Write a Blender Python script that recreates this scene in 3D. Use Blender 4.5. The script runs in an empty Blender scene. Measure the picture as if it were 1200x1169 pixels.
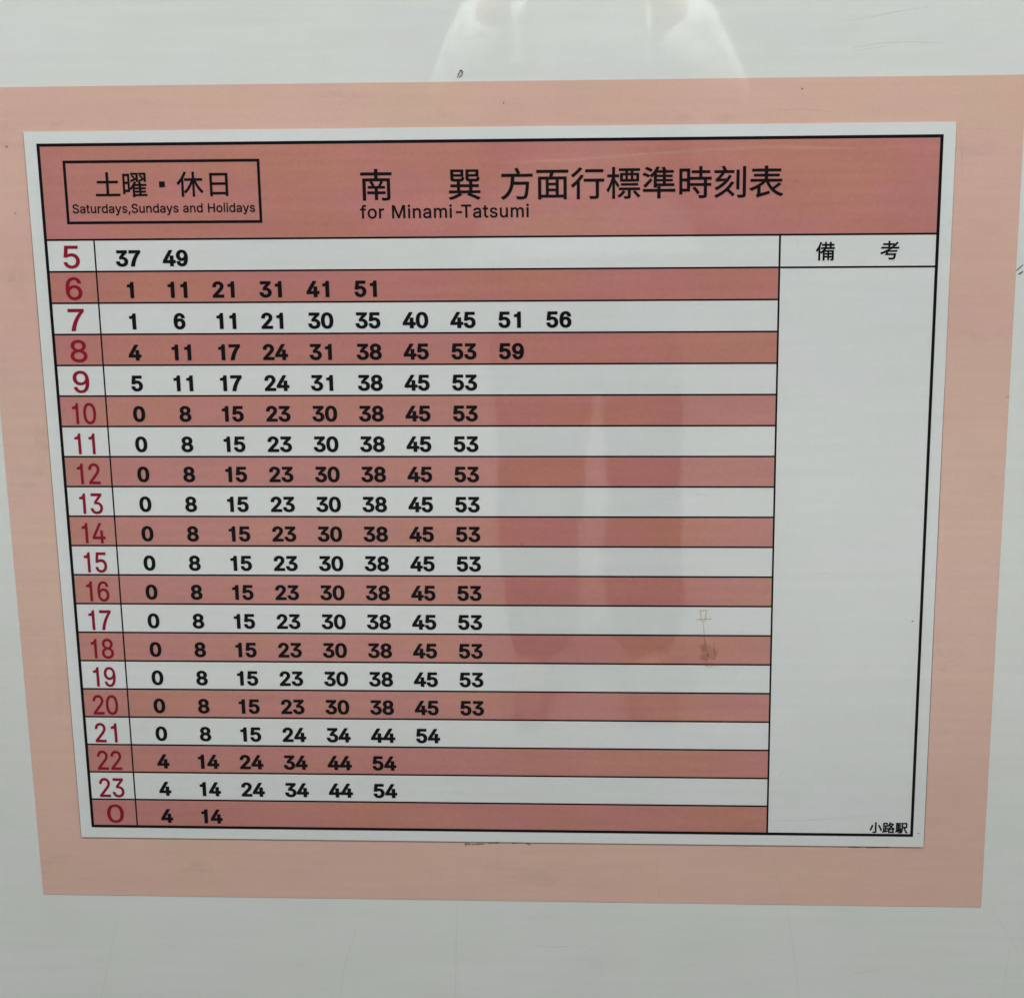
import bpy, bmesh, math, random
from mathutils import Matrix, Vector, geometry

# ------------------------------------------------------------------ camera, light, exposure
SC = bpy.context.scene
COL = SC.collection
W = 0.75                      # width of the printed black border, metres
ZT = 1.273625                     # height of the border's top edge above the floor
cd = bpy.data.cameras.new('camera')
cd.sensor_fit = 'HORIZONTAL'; cd.sensor_width = 36.0; cd.lens = 2271.0 / 1200.0 * 36.0
cd.clip_start = 0.05; cd.clip_end = 100.0
cam = bpy.data.objects.new('camera', cd); COL.objects.link(cam)
_R = Matrix([[0.99809214, -0.00104597, 0.06173322], [0.05970651, 0.27097328, -0.96073337], [-0.01572316, 0.9625863, 0.27051875]]).to_4x4()
cam.matrix_world = Matrix.Translation(Vector([0.122405, -1.614947, 1.42])) @ _R
SC.camera = cam

world = bpy.data.worlds.new('World'); SC.world = world
world.use_nodes = True
bg = world.node_tree.nodes['Background']
bg.inputs['Color'].default_value = (0.96, 1.0, 0.985, 1); bg.inputs['Strength'].default_value = 0.24

def area_lamp(name, loc, sx, sy, power, col, rot=0.0, spread=180.0):
    l = bpy.data.lights.new(name, 'AREA'); l.shape = 'RECTANGLE'; l.size = sx; l.size_y = sy
    l.energy = power; l.color = col
    o = bpy.data.objects.new(name, l); COL.objects.link(o); o.location = loc; o.rotation_euler = (math.radians(rot), 0, 0)
    l.spread = math.radians(spread)
    return o
area_lamp('overhead_light', (0.2, -1.15, 3.0), 6.0, 0.25, 110.0, (0.98, 1.0, 0.985), 13.0)
area_lamp('overhead_light', (0.2, -4.2, 3.0), 6.0, 0.25, 66.0, (0.98, 1.0, 0.97), 0.0, 92.0)
area_lamp('overhead_light', (0.1, -0.30, 3.0), 2.4, 0.25, 54.0, (0.98, 1.0, 0.98), -43.0, 44.0)  # added, unseen: narrow beam on the photographer to brighten the mirrored sleeves

vs = SC.view_settings
vs.view_transform = 'Standard'; vs.look = 'None'; vs.exposure = 0.0; vs.gamma = 1.0; vs.use_curve_mapping = False
SC.cycles.max_bounces = 8

# ------------------------------------------------------------------ materials
def nt_of(name):
    m = bpy.data.materials.new(name); m.use_nodes = True
    nt = m.node_tree; p = nt.nodes['Principled BSDF']
    return m, nt, p

def laminate(name, col, var=0.03, hue=None, hue_amt=0.0, smudge=0.10, rough=0.03, ior=1.65, spec=0.5, bump=1.0):
    """Printed ink / paint under a smooth laminate: glossy, slightly wavy, lightly soiled."""
    m, nt, p = nt_of(name); N = nt.nodes; L = nt.links
    geo = N.new('ShaderNodeNewGeometry')
    # fine horizontal streaks of wiping and print
    mp = N.new('ShaderNodeMapping'); mp.inputs['Scale'].default_value = (7, 1, 130)
    L.new(geo.outputs['Position'], mp.inputs['Vector'])
    n1 = N.new('ShaderNodeTexNoise'); n1.inputs['Scale'].default_value = 1.0; n1.inputs['Detail'].default_value = 5
    L.new(mp.outputs[0], n1.inputs['Vector'])
    # cloudy unevenness
    n2 = N.new('ShaderNodeTexNoise'); n2.inputs['Scale'].default_value = 9.0; n2.inputs['Detail'].default_value = 6
    n2.inputs['Roughness'].default_value = 0.6
    L.new(geo.outputs['Position'], n2.inputs['Vector'])
    # grain of the print
    n5 = N.new('ShaderNodeTexNoise'); n5.inputs['Scale'].default_value = 420.0; n5.inputs['Detail'].default_value = 2
    L.new(geo.outputs['Position'], n5.inputs['Vector'])
    def mrange(sock, a, b, lo=0.3, hi=0.7):
        r = N.new('ShaderNodeMapRange'); r.inputs['From Min'].default_value = lo; r.inputs['From Max'].default_value = hi
        r.inputs['To Min'].default_value = a; r.inputs['To Max'].default_value = b
        L.new(sock, r.inputs['Value']); return r.outputs[0]
    def mul(a, b):
        r = N.new('ShaderNodeMath'); r.operation = 'MULTIPLY'; L.new(a, r.inputs[0]); L.new(b, r.inputs[1]); return r.outputs[0]
    f = mul(mul(mrange(n1.outputs['Fac'], 1 - var, 1 + var), mrange(n2.outputs['Fac'], 1 - var, 1 + var)),
            mrange(n5.outputs['Fac'], 1 - var * 0.8, 1 + var * 0.8))
    base = N.new('ShaderNodeMix'); base.data_type = 'RGBA'
    base.inputs['A'].default_value = (*col, 1); base.inputs['B'].default_value = (*(hue or col), 1)
    n3 = N.new('ShaderNodeTexNoise'); n3.inputs['Scale'].default_value = 1.0; n3.inputs['Detail'].default_value = 3
    mp3 = N.new('ShaderNodeMapping'); mp3.inputs['Scale'].default_value = (9, 1, 17)
    L.new(geo.outputs['Position'], mp3.inputs['Vector']); L.new(mp3.outputs[0], n3.inputs['Vector'])
    L.new(mrange(n3.outputs['Fac'], 0, hue_amt, 0.42, 0.62), base.inputs['Factor'])
    vm = N.new('ShaderNodeVectorMath'); vm.operation = 'SCALE'
    L.new(base.outputs['Result'], vm.inputs[0]); L.new(f, vm.inputs['Scale'])
    # grey handling grime in sparse horizontal smears
    n4 = N.new('ShaderNodeTexNoise'); n4.inputs['Scale'].default_value = 1.0; n4.inputs['Detail'].default_value = 7
    n4.inputs['Roughness'].default_value = 0.62
    mp4 = N.new('ShaderNodeMapping'); mp4.inputs['Scale'].default_value = (14, 1, 34); mp4.inputs['Location'].default_value = (3.1, 0, 7.7)
    L.new(geo.outputs['Position'], mp4.inputs['Vector']); L.new(mp4.outputs[0], n4.inputs['Vector'])
    dirt = N.new('ShaderNodeMix'); dirt.data_type = 'RGBA'
    L.new(mrange(n4.outputs['Fac'], 0, smudge, 0.58, 0.80), dirt.inputs['Factor'])
    L.new(vm.outputs[0], dirt.inputs['A']); dirt.inputs['B'].default_value = (0.20, 0.18, 0.16, 1)
    L.new(dirt.outputs['Result'], p.inputs['Base Color'])
    # wavy laminate
    nb = N.new('ShaderNodeTexNoise'); nb.inputs['Scale'].default_value = 6.0; nb.inputs['Detail'].default_value = 1.5
    L.new(geo.outputs['Position'], nb.inputs['Vector'])
    nb2 = N.new('ShaderNodeTexNoise'); nb2.inputs['Scale'].default_value = 55.0; nb2.inputs['Detail'].default_value = 2
    L.new(geo.outputs['Position'], nb2.inputs['Vector'])
    b1 = N.new('ShaderNodeBump'); b1.inputs['Strength'].default_value = 1.0; b1.inputs['Distance'].default_value = 0.0009 * bump
    L.new(nb.outputs['Fac'], b1.inputs['Height'])
    b2 = N.new('ShaderNodeBump'); b2.inputs['Strength'].default_value = 1.0; b2.inputs['Distance'].default_value = 0.00002 * bump
    L.new(nb2.outputs['Fac'], b2.inputs['Height']); L.new(b1.outputs[0], b2.inputs['Normal'])
    L.new(b2.outputs[0], p.inputs['Normal'])
    p.inputs['Roughness'].default_value = rough
    p.inputs['IOR'].default_value = ior; p.inputs['Specular IOR Level'].default_value = spec
    return m

def plain(name, col, rough=0.6, spec=0.5, var=0.12, scale=40, alpha=1.0, bump=0.0):
    m, nt, p = nt_of(name); N = nt.nodes; L = nt.links
    geo = N.new('ShaderNodeNewGeometry')
    n = N.new('ShaderNodeTexNoise'); n.inputs['Scale'].default_value = scale; n.inputs['Detail'].default_value = 4
    L.new(geo.outputs['Position'], n.inputs['Vector'])
    cr = N.new('ShaderNodeMix'); cr.data_type = 'RGBA'
    cr.inputs['A'].default_value = (*[c * (1 - var) for c in col], 1); cr.inputs['B'].default_value = (*[min(1, c * (1 + var)) for c in col], 1)
    L.new(n.outputs['Fac'], cr.inputs['Factor']); L.new(cr.outputs['Result'], p.inputs['Base Color'])
    p.inputs['Roughness'].default_value = rough; p.inputs['Specular IOR Level'].default_value = spec
    p.inputs['Alpha'].default_value = alpha
    if bump:
        b = N.new('ShaderNodeBump'); b.inputs['Distance'].default_value = bump; L.new(n.outputs['Fac'], b.inputs['Height'])
        L.new(b.outputs[0], p.inputs['Normal'])
    return m

M = dict(
    wall=laminate('wall_paint', (0.600, 0.626, 0.600), var=0.022, hue=(0.608, 0.624, 0.614), hue_amt=1, smudge=0.08, bump=1.0),
    salmon=laminate('salmon_sheet', (0.595, 0.382, 0.325), var=0.028, hue=(0.592, 0.394, 0.314), hue_amt=1, smudge=0.27),
    paper=laminate('white_paper', (0.606, 0.632, 0.624), var=0.018, hue=(0.611, 0.629, 0.637), hue_amt=1, smudge=0.04),
    pink=laminate('pink_ink', (0.440, 0.174, 0.160), var=0.045, hue=(0.436, 0.182, 0.138), hue_amt=1, smudge=0.06),
    black=laminate('black_ink', (0.009, 0.008, 0.010), var=0.05, smudge=0.02, spec=0.03),
    red=laminate('red_ink', (0.235, 0.012, 0.030), var=0.05, smudge=0.02, spec=0.03),
    edge=plain('paper_edge', (0.42, 0.40, 0.38), 0.9, 0.1),
    edge_line=plain('edge_shadow', (0.10, 0.08, 0.08), 0.9, 0.1, 0.4, 90, 0.5),  # shadow beside the paper's edges, put into colour
    grime=plain('brown_grime', (0.16, 0.10, 0.07), 0.9, 0.1, 0.5, 300, 0.50),
    faint=plain('faint_scratch', (0.25, 0.25, 0.24), 0.8, 0.1, 0.4, 200, 0.11),
    brown=plain('tape_residue', (0.40, 0.20, 0.07), 0.9, 0.1, 0.3, 120, 0.38),
    lightline=plain('pale_scratch', (0.80, 0.74, 0.70), 0.5, 0.3, 0.2, 200, 0.07),
    lint=plain('dark_lint', (0.05, 0.05, 0.05), 0.9, 0.1, 0.2, 300),
    skin=plain('skin', (0.55, 0.33, 0.24), 0.55, 0.4, 0.06),
    vest=plain('grey_knit', (0.10, 0.102, 0.106), 0.95, 0.1, 0.08, 80, 1, 0.003),
    jacket=plain('white_cotton', (0.46, 0.47, 0.455), 0.9, 0.1, 0.10, 30, 1, 0.012),
    shirt=plain('dark_jersey', (0.07, 0.075, 0.08), 0.95, 0.1, 0.1, 60),
    trousers=plain('dark_trousers', (0.022, 0.022, 0.026), 0.95, 0.1, 0.2, 60, 1, 0.003),
    shoe=plain('pale_shoe', (0.20, 0.20, 0.19), 0.7, 0.2, 0.06),
    hair=plain('black_hair', (0.012, 0.010, 0.009), 0.5, 0.4, 0.2, 200),
    phone=plain('black_phone', (0.012, 0.012, 0.014), 0.2, 0.5, 0.05),
    floor=plain('floor_tile', (0.31, 0.30, 0.28), 0.45, 0.4, 0.06, 6),
)

# ------------------------------------------------------------------ helpers
def link(name, me, mat, parent=None):
    o = bpy.data.objects.new(name, me); COL.objects.link(o)
    if mat and not me.materials: me.materials.append(mat)
    if parent: o.parent = parent
    return o
def tag(o, label=None, cat=None, group=None, kind=None):
    for k, v in (('label', label), ('category', cat), ('group', group), ('kind', kind)):
        if v: o[k] = v
    return o
def P3(u, v, y): return (u * W - W / 2, y, ZT - v * W)       # printed-sheet coordinates -> world
LIFT = []                                                     # (centre shape of the sheet, see sheet_y)

def quads_mesh(name, rects, y):
    bm = bmesh.new()
    for (a, b, c, d) in rects:
        bm.faces.new([bm.verts.new(P3(*q, y)) for q in ((a, d), (c, d), (c, b), (a, b))])
    me = bpy.data.meshes.new(name); bm.to_mesh(me); bm.free(); return me
def rect(name, u0, v0, u1, v1, y, mat, parent=None):
    return link(name, quads_mesh(name, [(u0, v0, u1, v1)], y), mat, parent)
def frame_rects(u0, v0, u1, v1, t):
    return [(u0, v0, u1, v0 + t), (u0, v1 - t, u1, v1), (u0, v0 + t, u0 + t, v1 - t), (u1 - t, v0 + t, u1, v1 - t)]
def slab(name, u0, v0, u1, v1, yb, yf, mat, parent=None, bev=0.0):
    """sheet with real thickness from depth yb (back) to yf (front)"""
    bm = bmesh.new(); bmesh.ops.create_cube(bm, size=1)
    a = P3(u0, v1, yf); b = P3(u1, v0, yb)
    for q in bm.verts:
        q.co = [a[i] + (q.co[i] + .5) * (b[i] - a[i]) for i in range(3)]
    me = bpy.data.meshes.new(name); bm.to_mesh(me); bm.free()
    return link(name, me, mat, parent)

# glyph outlines (Bezier control points, units of 1/1000 em): key -> [advance, [[x,y]*3 per point] per contour]
GLYPHS = {
 'I,': [188, [[53,-119,38,-119,48,-56,58,8,68,71,91,71,114,71,137,71,119,8,102,-56,84,-119,69,-119]]],
 'I-': [270, [[263,244,337,244,337,226,337,207,337,188,263,188,188,188,114,188,114,207,114,226,114,244,188,244]]],
 'I0': [453, [[264,-7,227,-7,189,-7,157,3,130,24,103,45,83,74,69,113,55,152,48,199,48,254,48,309,55,356,69,395,83,434,104,464,130,484,157,505,189,516,227,516,264,516,296,505,323,484,350,464,370,434,384,395,398,356,405,309,405,254,405,199,398,152,384,113,370,74,350,45,323,24,297,3], [202,50,227,50,252,50,273,58,290,74,308,90,321,113,330,144,339,174,344,211,344,254,344,297,339,334,330,365,321,395,308,419,290,435,273,451,252,460,227,460,202,460,180,451,163,435,146,419,132,395,123,365,114,334,109,297,109,254,109,211,114,174,123,144,132,113,146,90,163,74,180,58]]],
 'I1': [453, [[243,0,264,0,264,170,264,339,264,509,248,509,232,509,216,509,205,448,165,420,100,418,100,402,100,386,100,370,133,370,167,370,200,370,200,247,200,123,200,0,221,0]]],
 'I2': [453, [[172,0,64,0,64,16,64,32,64,47,121,108,177,168,234,229,254,249,270,267,282,282,295,298,304,313,311,327,317,341,320,356,320,371,320,390,316,405,308,419,299,432,288,442,273,449,259,456,242,460,224,460,204,460,187,456,172,447,158,439,147,428,139,413,131,399,127,382,127,362,107,362,86,362,66,362,66,392,72,419,86,442,100,465,119,483,143,496,167,509,194,516,225,516,255,516,282,509,306,497,329,484,348,467,361,445,374,424,381,399,381,372,381,354,378,335,371,318,364,300,353,280,336,259,319,237,296,211,267,180,229,140,191,100,153,60,153,59,153,58,153,57,231,57,310,57,389,57,389,38,389,19,389,0,281,0]]],
 'I3': [453, [[252,-7,218,-7,187,-7,158,-1,133,10,107,21,86,37,70,57,54,78,46,103,44,132,66,132,87,132,109,132,111,114,117,99,126,87,136,75,149,65,165,59,181,53,199,50,219,50,239,50,258,53,275,61,292,68,305,79,315,93,324,107,329,124,329,145,329,163,325,181,316,196,307,212,293,224,275,234,256,243,231,248,201,248,186,248,172,248,157,248,157,265,157,282,157,299,200,349,244,399,288,448,288,450,288,451,288,452,215,452,142,452,70,452,70,471,70,490,70,509,171,509,272,509,372,509,372,493,372,477,372,461,319,400,265,339,211,278,211,282,211,285,211,289,249,293,281,288,308,276,335,263,356,246,371,222,386,199,393,173,393,145,393,115,385,89,370,66,355,43,335,25,309,12,282,0]]],
 'I4': [453, [[164,105,40,105,40,123,40,141,40,158,109,275,178,392,247,509,268,509,289,509,311,509,243,394,176,280,109,166,109,165,109,164,109,163,210,163,312,163,413,163,413,144,413,125,413,105,289,105], [302,0,282,0,282,40,282,81,282,121,282,130,282,138,282,146,282,203,282,260,282,318,302,318,322,318,343,318,343,212,343,106,343,0,322,0]]],
 'I5': [453, [[254,-7,221,-7,191,-7,164,-1,140,11,116,23,97,39,83,60,69,81,61,104,60,130,81,130,101,130,122,130,124,115,129,101,138,89,147,77,159,67,173,60,188,53,204,50,221,50,242,50,260,55,276,64,292,74,305,87,314,104,323,121,328,141,328,162,328,184,323,204,314,221,304,238,291,252,275,262,258,272,239,277,218,277,201,277,184,274,167,268,151,263,138,255,128,246,108,248,88,250,67,253,77,338,86,423,96,509,186,509,276,509,366,509,366,490,366,471,366,452,294,452,222,452,151,452,145,402,139,352,134,301,135,301,135,301,136,301,147,311,161,319,178,325,194,331,211,334,229,334,253,334,274,329,294,321,313,313,331,301,345,285,359,270,371,252,379,231,387,210,391,188,391,163,391,130,384,101,369,76,354,50,334,30,309,15,283,1]]],
 'I6': [453, [[378,382,378,382,370,465,312,516,228,516,110,516,52,415,52,240,52,85,112,-7,222,-7,325,-7,391,65,391,163,391,262,325,330,236,330,185,330,142,307,116,268,118,395,158,462,228,462,280,462,308,432,315,382,315,382], [162,276,224,276,286,276,328,224,328,162,328,100,286,47,224,47,162,47,117,100,117,162,117,224]]],
 'I7': [453, [[60,509,60,509,60,509,391,509,391,509,391,509,391,452,391,452,300,350,215,190,190,0,190,0,116,0,116,0,140,180,225,335,316,446,316,446,60,446,60,446,60,446]]],
 'I8': [453, [[260,-7,226,-7,192,-7,162,-1,136,11,109,24,89,40,74,62,59,83,52,108,52,135,52,157,56,177,65,195,74,213,86,229,101,241,116,253,133,261,153,265,153,265,153,266,153,267,128,273,108,287,93,308,78,329,70,353,70,380,70,406,77,429,90,450,104,470,122,486,146,498,169,510,196,516,226,516,256,516,283,510,306,498,329,486,348,470,361,450,375,429,382,406,382,380,382,353,374,329,359,308,344,287,325,273,300,267,300,266,300,265,300,265,319,261,336,253,351,241,366,229,378,213,387,195,396,177,401,157,401,135,401,108,393,83,378,62,364,40,343,24,317,11,291,-1], [204,49,226,49,249,49,268,53,285,60,301,68,314,78,323,91,332,105,337,121,337,139,337,158,332,174,322,189,313,203,300,214,283,223,266,231,247,235,226,235,205,235,186,231,169,223,152,214,139,203,130,189,120,174,115,158,115,139,115,121,120,105,129,91,138,78,151,68,167,60,184,53], [208,290,226,290,244,290,260,293,274,300,288,307,299,318,307,330,315,343,319,358,319,376,319,393,315,407,308,420,300,433,289,443,275,449,261,456,245,460,226,460,208,460,191,456,177,449,163,443,152,433,145,420,137,407,133,393,133,376,133,358,137,343,145,330,152,318,163,307,178,300,192,293]]],
 'I9': [453, [[64,127,64,127,72,44,130,-7,214,-7,332,-7,390,94,390,269,390,424,330,516,220,516,117,516,51,444,51,346,51,247,117,179,206,179,257,179,300,202,326,241,324,114,284,47,214,47,162,47,134,77,127,127,127,127], [280,233,218,233,156,233,114,285,114,347,114,409,156,462,218,462,280,462,325,409,325,347,325,285]]],
 'IH': [517, [[82,0,60,0,60,170,60,339,60,509,82,509,103,509,125,509,125,435,125,362,125,289,214,289,303,289,392,289,392,362,392,435,392,509,414,509,435,509,457,509,457,339,457,170,457,0,435,0,414,0,392,0,392,77,392,155,392,232,303,232,214,232,125,232,125,155,125,77,125,0,103,0]]],
 'IM': [628, [[81,0,60,0,60,170,60,339,60,509,91,509,121,509,152,509,193,402,235,294,277,187,280,180,284,170,287,159,291,148,295,136,299,123,303,110,307,97,311,84,315,71,319,59,322,49,317,49,312,49,307,49,310,59,314,70,318,83,322,95,326,108,330,121,334,134,338,147,342,158,346,170,349,179,352,187,394,294,435,402,476,509,507,509,537,509,568,509,568,339,568,170,568,0,547,0,525,0,504,0,504,97,504,194,504,291,504,302,504,314,504,327,505,340,505,354,505,369,505,383,506,398,506,413,506,428,507,443,507,457,509,457,511,457,513,457,508,441,503,426,498,409,492,393,487,378,482,363,477,348,472,334,467,322,463,309,459,299,456,291,418,194,380,97,342,0,323,0,305,0,286,0,248,97,209,194,170,291,167,299,163,309,159,321,155,333,150,346,145,361,140,376,135,391,129,408,124,424,118,441,112,457,114,457,117,457,119,457,119,444,120,431,120,416,120,401,121,387,121,372,121,357,121,342,122,328,122,315,122,302,122,291,122,194,122,97,122,0,101,0]]],
 'IS': [447, [[263,-9,224,-9,187,-9,155,-3,128,9,100,21,79,38,64,60,49,82,40,107,38,137,60,137,82,137,104,137,106,117,112,101,123,88,134,75,149,65,166,59,184,52,203,49,224,49,247,49,268,53,286,60,304,68,319,78,329,92,340,105,346,121,346,139,346,155,341,169,332,179,323,189,311,198,296,205,281,211,264,217,245,222,224,228,204,234,184,239,142,251,109,268,86,289,63,311,52,339,52,372,52,401,60,426,75,448,90,469,111,486,138,498,164,510,194,516,227,516,261,516,290,510,316,498,342,486,362,469,377,449,392,428,400,404,401,378,380,378,358,378,337,378,335,403,323,423,302,437,281,451,256,459,225,459,203,459,184,455,167,448,151,441,138,431,129,418,120,406,115,391,115,376,115,358,120,344,131,334,142,323,154,314,169,308,184,302,199,297,212,293,230,289,247,284,264,279,279,275,295,270,312,264,328,257,344,248,359,238,373,227,385,214,395,198,404,181,408,162,408,139,408,111,401,86,386,64,372,41,351,24,323,11,296,-2]]],
 'IT': [449, [[85,452,32,452,32,471,32,490,32,509,160,509,288,509,417,509,417,490,417,471,417,452,363,452,310,452,257,452,257,301,257,151,257,0,235,0,214,0,193,0,193,151,193,301,193,452,139,452]]],
 'Ia': [389, [[182,-9,160,-9,136,-9,114,-4,94,5,75,14,59,27,48,45,36,62,30,83,30,108,30,130,35,147,43,161,52,175,63,185,78,193,92,201,108,207,125,211,143,215,160,218,178,220,201,223,219,225,234,227,248,228,258,231,265,235,272,239,276,245,276,255,276,255,276,256,276,257,276,272,273,286,267,297,261,308,252,316,240,322,228,328,213,331,196,331,178,331,162,328,149,322,136,317,126,309,118,301,110,292,104,283,100,274,80,280,61,285,41,291,50,314,62,332,79,346,95,360,113,369,133,375,153,381,173,384,194,384,208,384,223,383,239,379,255,376,271,370,286,360,301,351,313,338,322,320,332,303,337,280,337,251,337,168,337,84,337,0,317,0,297,0,277,0,277,17,277,35,277,52,275,52,274,52,272,52,268,43,261,34,252,25,243,15,230,7,215,1,200,-5], [155,45,170,45,193,45,212,50,228,59,243,68,255,79,263,93,271,107,276,122,276,138,276,155,276,173,276,190,273,187,268,184,259,182,251,180,242,178,231,176,221,174,210,172,200,171,190,170,182,169,175,168,161,166,147,163,134,159,121,154,111,148,103,139,96,131,92,119,92,105,92,92,95,81,102,72,109,63,118,57,130,52,142,48]]],
 'Id': [424, [[219,-8,195,-8,164,-8,136,0,111,16,87,32,68,55,55,84,41,114,34,149,34,189,34,229,41,263,55,293,69,322,88,345,112,361,136,376,164,384,196,384,219,384,238,381,253,373,268,365,279,356,287,346,296,336,302,327,306,319,308,319,309,319,311,319,311,382,311,446,311,509,331,509,351,509,372,509,372,339,372,170,372,0,352,0,332,0,313,0,313,20,313,39,313,59,311,59,309,59,307,59,302,51,295,42,287,31,278,21,267,12,252,4,238,-4], [181,47,205,47,227,47,247,53,263,65,279,77,291,94,299,115,308,136,312,161,312,189,312,217,308,242,300,263,292,284,279,300,263,312,247,324,228,330,205,330,181,330,161,324,145,311,129,299,116,282,108,261,100,240,96,216,96,189,96,162,100,138,109,117,117,95,129,78,145,66,161,53]]],
 'If': [254, [[154,379,228,379,228,362,228,344,228,327,154,327,80,327,6,327,6,344,6,362,6,379,80,379], [101,0,81,0,81,144,81,288,81,432,81,453,86,471,96,486,106,500,119,511,135,519,152,526,169,530,187,530,201,530,213,529,222,527,232,525,238,523,243,521,238,503,233,486,227,468,224,470,220,471,215,472,210,473,203,474,195,474,176,474,163,469,154,460,146,451,142,437,142,419,142,279,142,140,142,0,121,0]]],
 'Ii': [167, [[73,0,53,0,53,126,53,253,53,379,73,379,93,379,114,379,114,253,114,126,114,0,93,0], [95,443,84,443,72,443,62,447,54,455,45,462,41,472,41,483,41,494,45,504,54,512,62,520,72,524,84,524,95,524,106,520,114,512,122,504,126,494,126,483,126,472,122,462,114,455,106,447]]],
 'Il': [170, [[58,177,58,0,76,0,94,0,112,0,112,177,112,353,112,530,94,530,76,530,58,530,58,353]]],
 'Im': [610, [[73,0,53,0,53,126,53,253,53,379,72,379,92,379,112,379,112,351,112,323,112,295,111,295,109,295,108,295,113,316,121,332,132,346,144,359,157,369,172,376,187,383,203,386,219,386,247,386,270,378,287,361,305,344,316,322,321,295,318,295,315,295,312,295,317,313,325,329,337,343,349,357,364,367,381,375,398,382,416,386,437,386,459,386,479,381,497,372,515,362,530,348,541,328,551,309,557,285,557,255,557,170,557,85,557,0,536,0,516,0,496,0,496,85,496,169,496,254,496,281,488,301,473,313,457,325,439,330,419,330,402,330,387,327,374,320,362,313,352,303,345,290,339,278,335,263,335,247,335,165,335,82,335,0,315,0,295,0,274,0,274,87,274,173,274,260,274,281,267,298,253,311,239,324,221,330,199,330,185,330,171,327,158,320,144,313,134,303,126,289,118,276,114,258,114,238,114,159,114,79,114,0,93,0]]],
 'In': [410, [[114,249,114,227,114,151,114,76,114,0,93,0,73,0,53,0,53,126,53,253,53,379,72,379,92,379,112,379,112,349,112,318,112,287,109,287,106,287,102,287,114,322,131,347,152,362,174,377,199,384,227,384,253,384,276,379,295,369,314,358,330,342,341,321,352,299,357,273,357,240,357,160,357,80,357,0,337,0,316,0,296,0,296,78,296,157,296,235,296,265,288,288,273,304,258,321,237,329,210,329,192,329,175,325,161,317,146,309,135,298,126,283,118,267]]],
 'Io': [415, [[242,-8,207,-8,173,-8,143,0,117,16,91,33,71,56,56,85,41,114,34,149,34,187,34,227,41,262,56,291,71,321,91,343,117,360,143,376,173,384,207,384,242,384,273,376,299,360,325,343,345,321,359,291,374,262,381,227,381,187,381,149,374,114,359,85,345,56,325,33,299,16,273,0], [182,46,207,46,233,46,254,53,270,66,287,79,299,96,307,117,315,139,319,162,319,187,319,213,315,236,307,258,299,280,287,297,270,310,254,323,233,330,207,330,182,330,161,323,145,310,129,297,116,280,108,258,100,237,96,213,96,187,96,162,100,139,108,117,116,96,129,79,145,66,161,53]]],
 'Ir': [259, [[73,0,53,0,53,126,53,253,53,379,72,379,92,379,112,379,112,360,112,340,112,321,113,321,114,321,115,321,122,340,135,355,152,367,170,379,190,385,213,385,218,385,223,385,229,384,235,384,240,384,243,384,243,363,243,343,243,322,242,323,237,323,230,324,223,325,215,326,207,326,189,326,173,322,159,315,145,307,134,297,126,284,118,270,114,255,114,237,114,158,114,79,114,0,93,0]]],
 'Is': [365, [[211,-8,182,-8,156,-8,133,-4,112,3,92,11,75,23,62,38,49,53,40,72,36,94,55,98,74,102,94,107,99,86,109,70,124,60,139,50,158,45,181,45,208,45,229,51,244,62,260,74,268,87,268,103,268,116,263,127,254,136,245,144,231,151,212,155,191,160,170,165,149,170,115,178,89,191,72,208,55,225,47,247,47,274,47,296,53,315,65,332,77,348,94,361,115,370,136,380,160,384,187,384,213,384,235,380,254,372,272,365,287,353,299,339,310,325,319,309,324,290,305,286,287,281,268,277,263,292,255,304,243,316,230,327,212,333,187,333,165,333,146,327,131,317,116,306,109,293,109,277,109,263,114,252,124,243,134,235,150,228,172,223,191,218,210,214,229,209,264,201,290,188,306,171,323,154,331,133,331,107,331,84,325,64,312,47,300,30,282,16,260,6,237,-3]]],
 'It': [227, [[138,379,204,379,204,362,204,344,204,327,138,327,72,327,6,327,6,344,6,362,6,379,72,379], [65,345,65,471,85,471,106,471,126,471,126,347,126,222,126,98,126,81,129,69,136,61,143,54,154,50,170,50,174,50,179,50,185,51,191,52,197,53,202,54,206,36,209,19,213,2,207,0,200,-2,192,-3,184,-4,176,-4,168,-4,136,-4,110,4,92,21,74,38,65,62,65,93,65,219]]],
 'Iu': [410, [[211,-5,182,-5,157,-5,134,0,115,11,95,21,80,37,69,59,58,80,53,107,53,139,53,219,53,299,53,379,73,379,93,379,114,379,114,301,114,222,114,144,114,114,121,91,137,75,152,58,173,50,200,50,218,50,235,54,249,62,264,70,275,81,283,97,292,112,296,131,296,153,296,228,296,304,296,379,316,379,337,379,357,379,357,253,357,126,357,0,337,0,318,0,298,0,298,31,298,61,298,92,301,92,304,92,307,92,295,57,279,32,257,17,235,2]]],
 'Iy': [389, [[51,-140,47,-139,52,-121,57,-103,61,-86,65,-86,68,-87,71,-87,83,-90,94,-91,104,-89,114,-87,122,-82,130,-74,138,-66,145,-53,151,-36,155,-24,159,-13,163,-1,114,126,66,252,17,379,40,379,62,379,84,379,111,305,138,230,165,155,174,132,181,109,187,87,193,64,199,42,206,21,198,21,191,21,184,21,190,42,196,64,202,87,209,110,216,132,224,155,251,230,278,305,305,379,327,379,349,379,371,379,316,234,260,88,204,-58,196,-78,187,-94,177,-107,166,-120,153,-129,139,-136,125,-142,109,-145,91,-145,81,-145,72,-144,65,-143,57,-142]]],
 'N・': [350, [[141,122,141,99,164,99,186,99,209,99,209,122,209,144,209,167,186,167,164,167,141,167,141,144]]],
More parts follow.
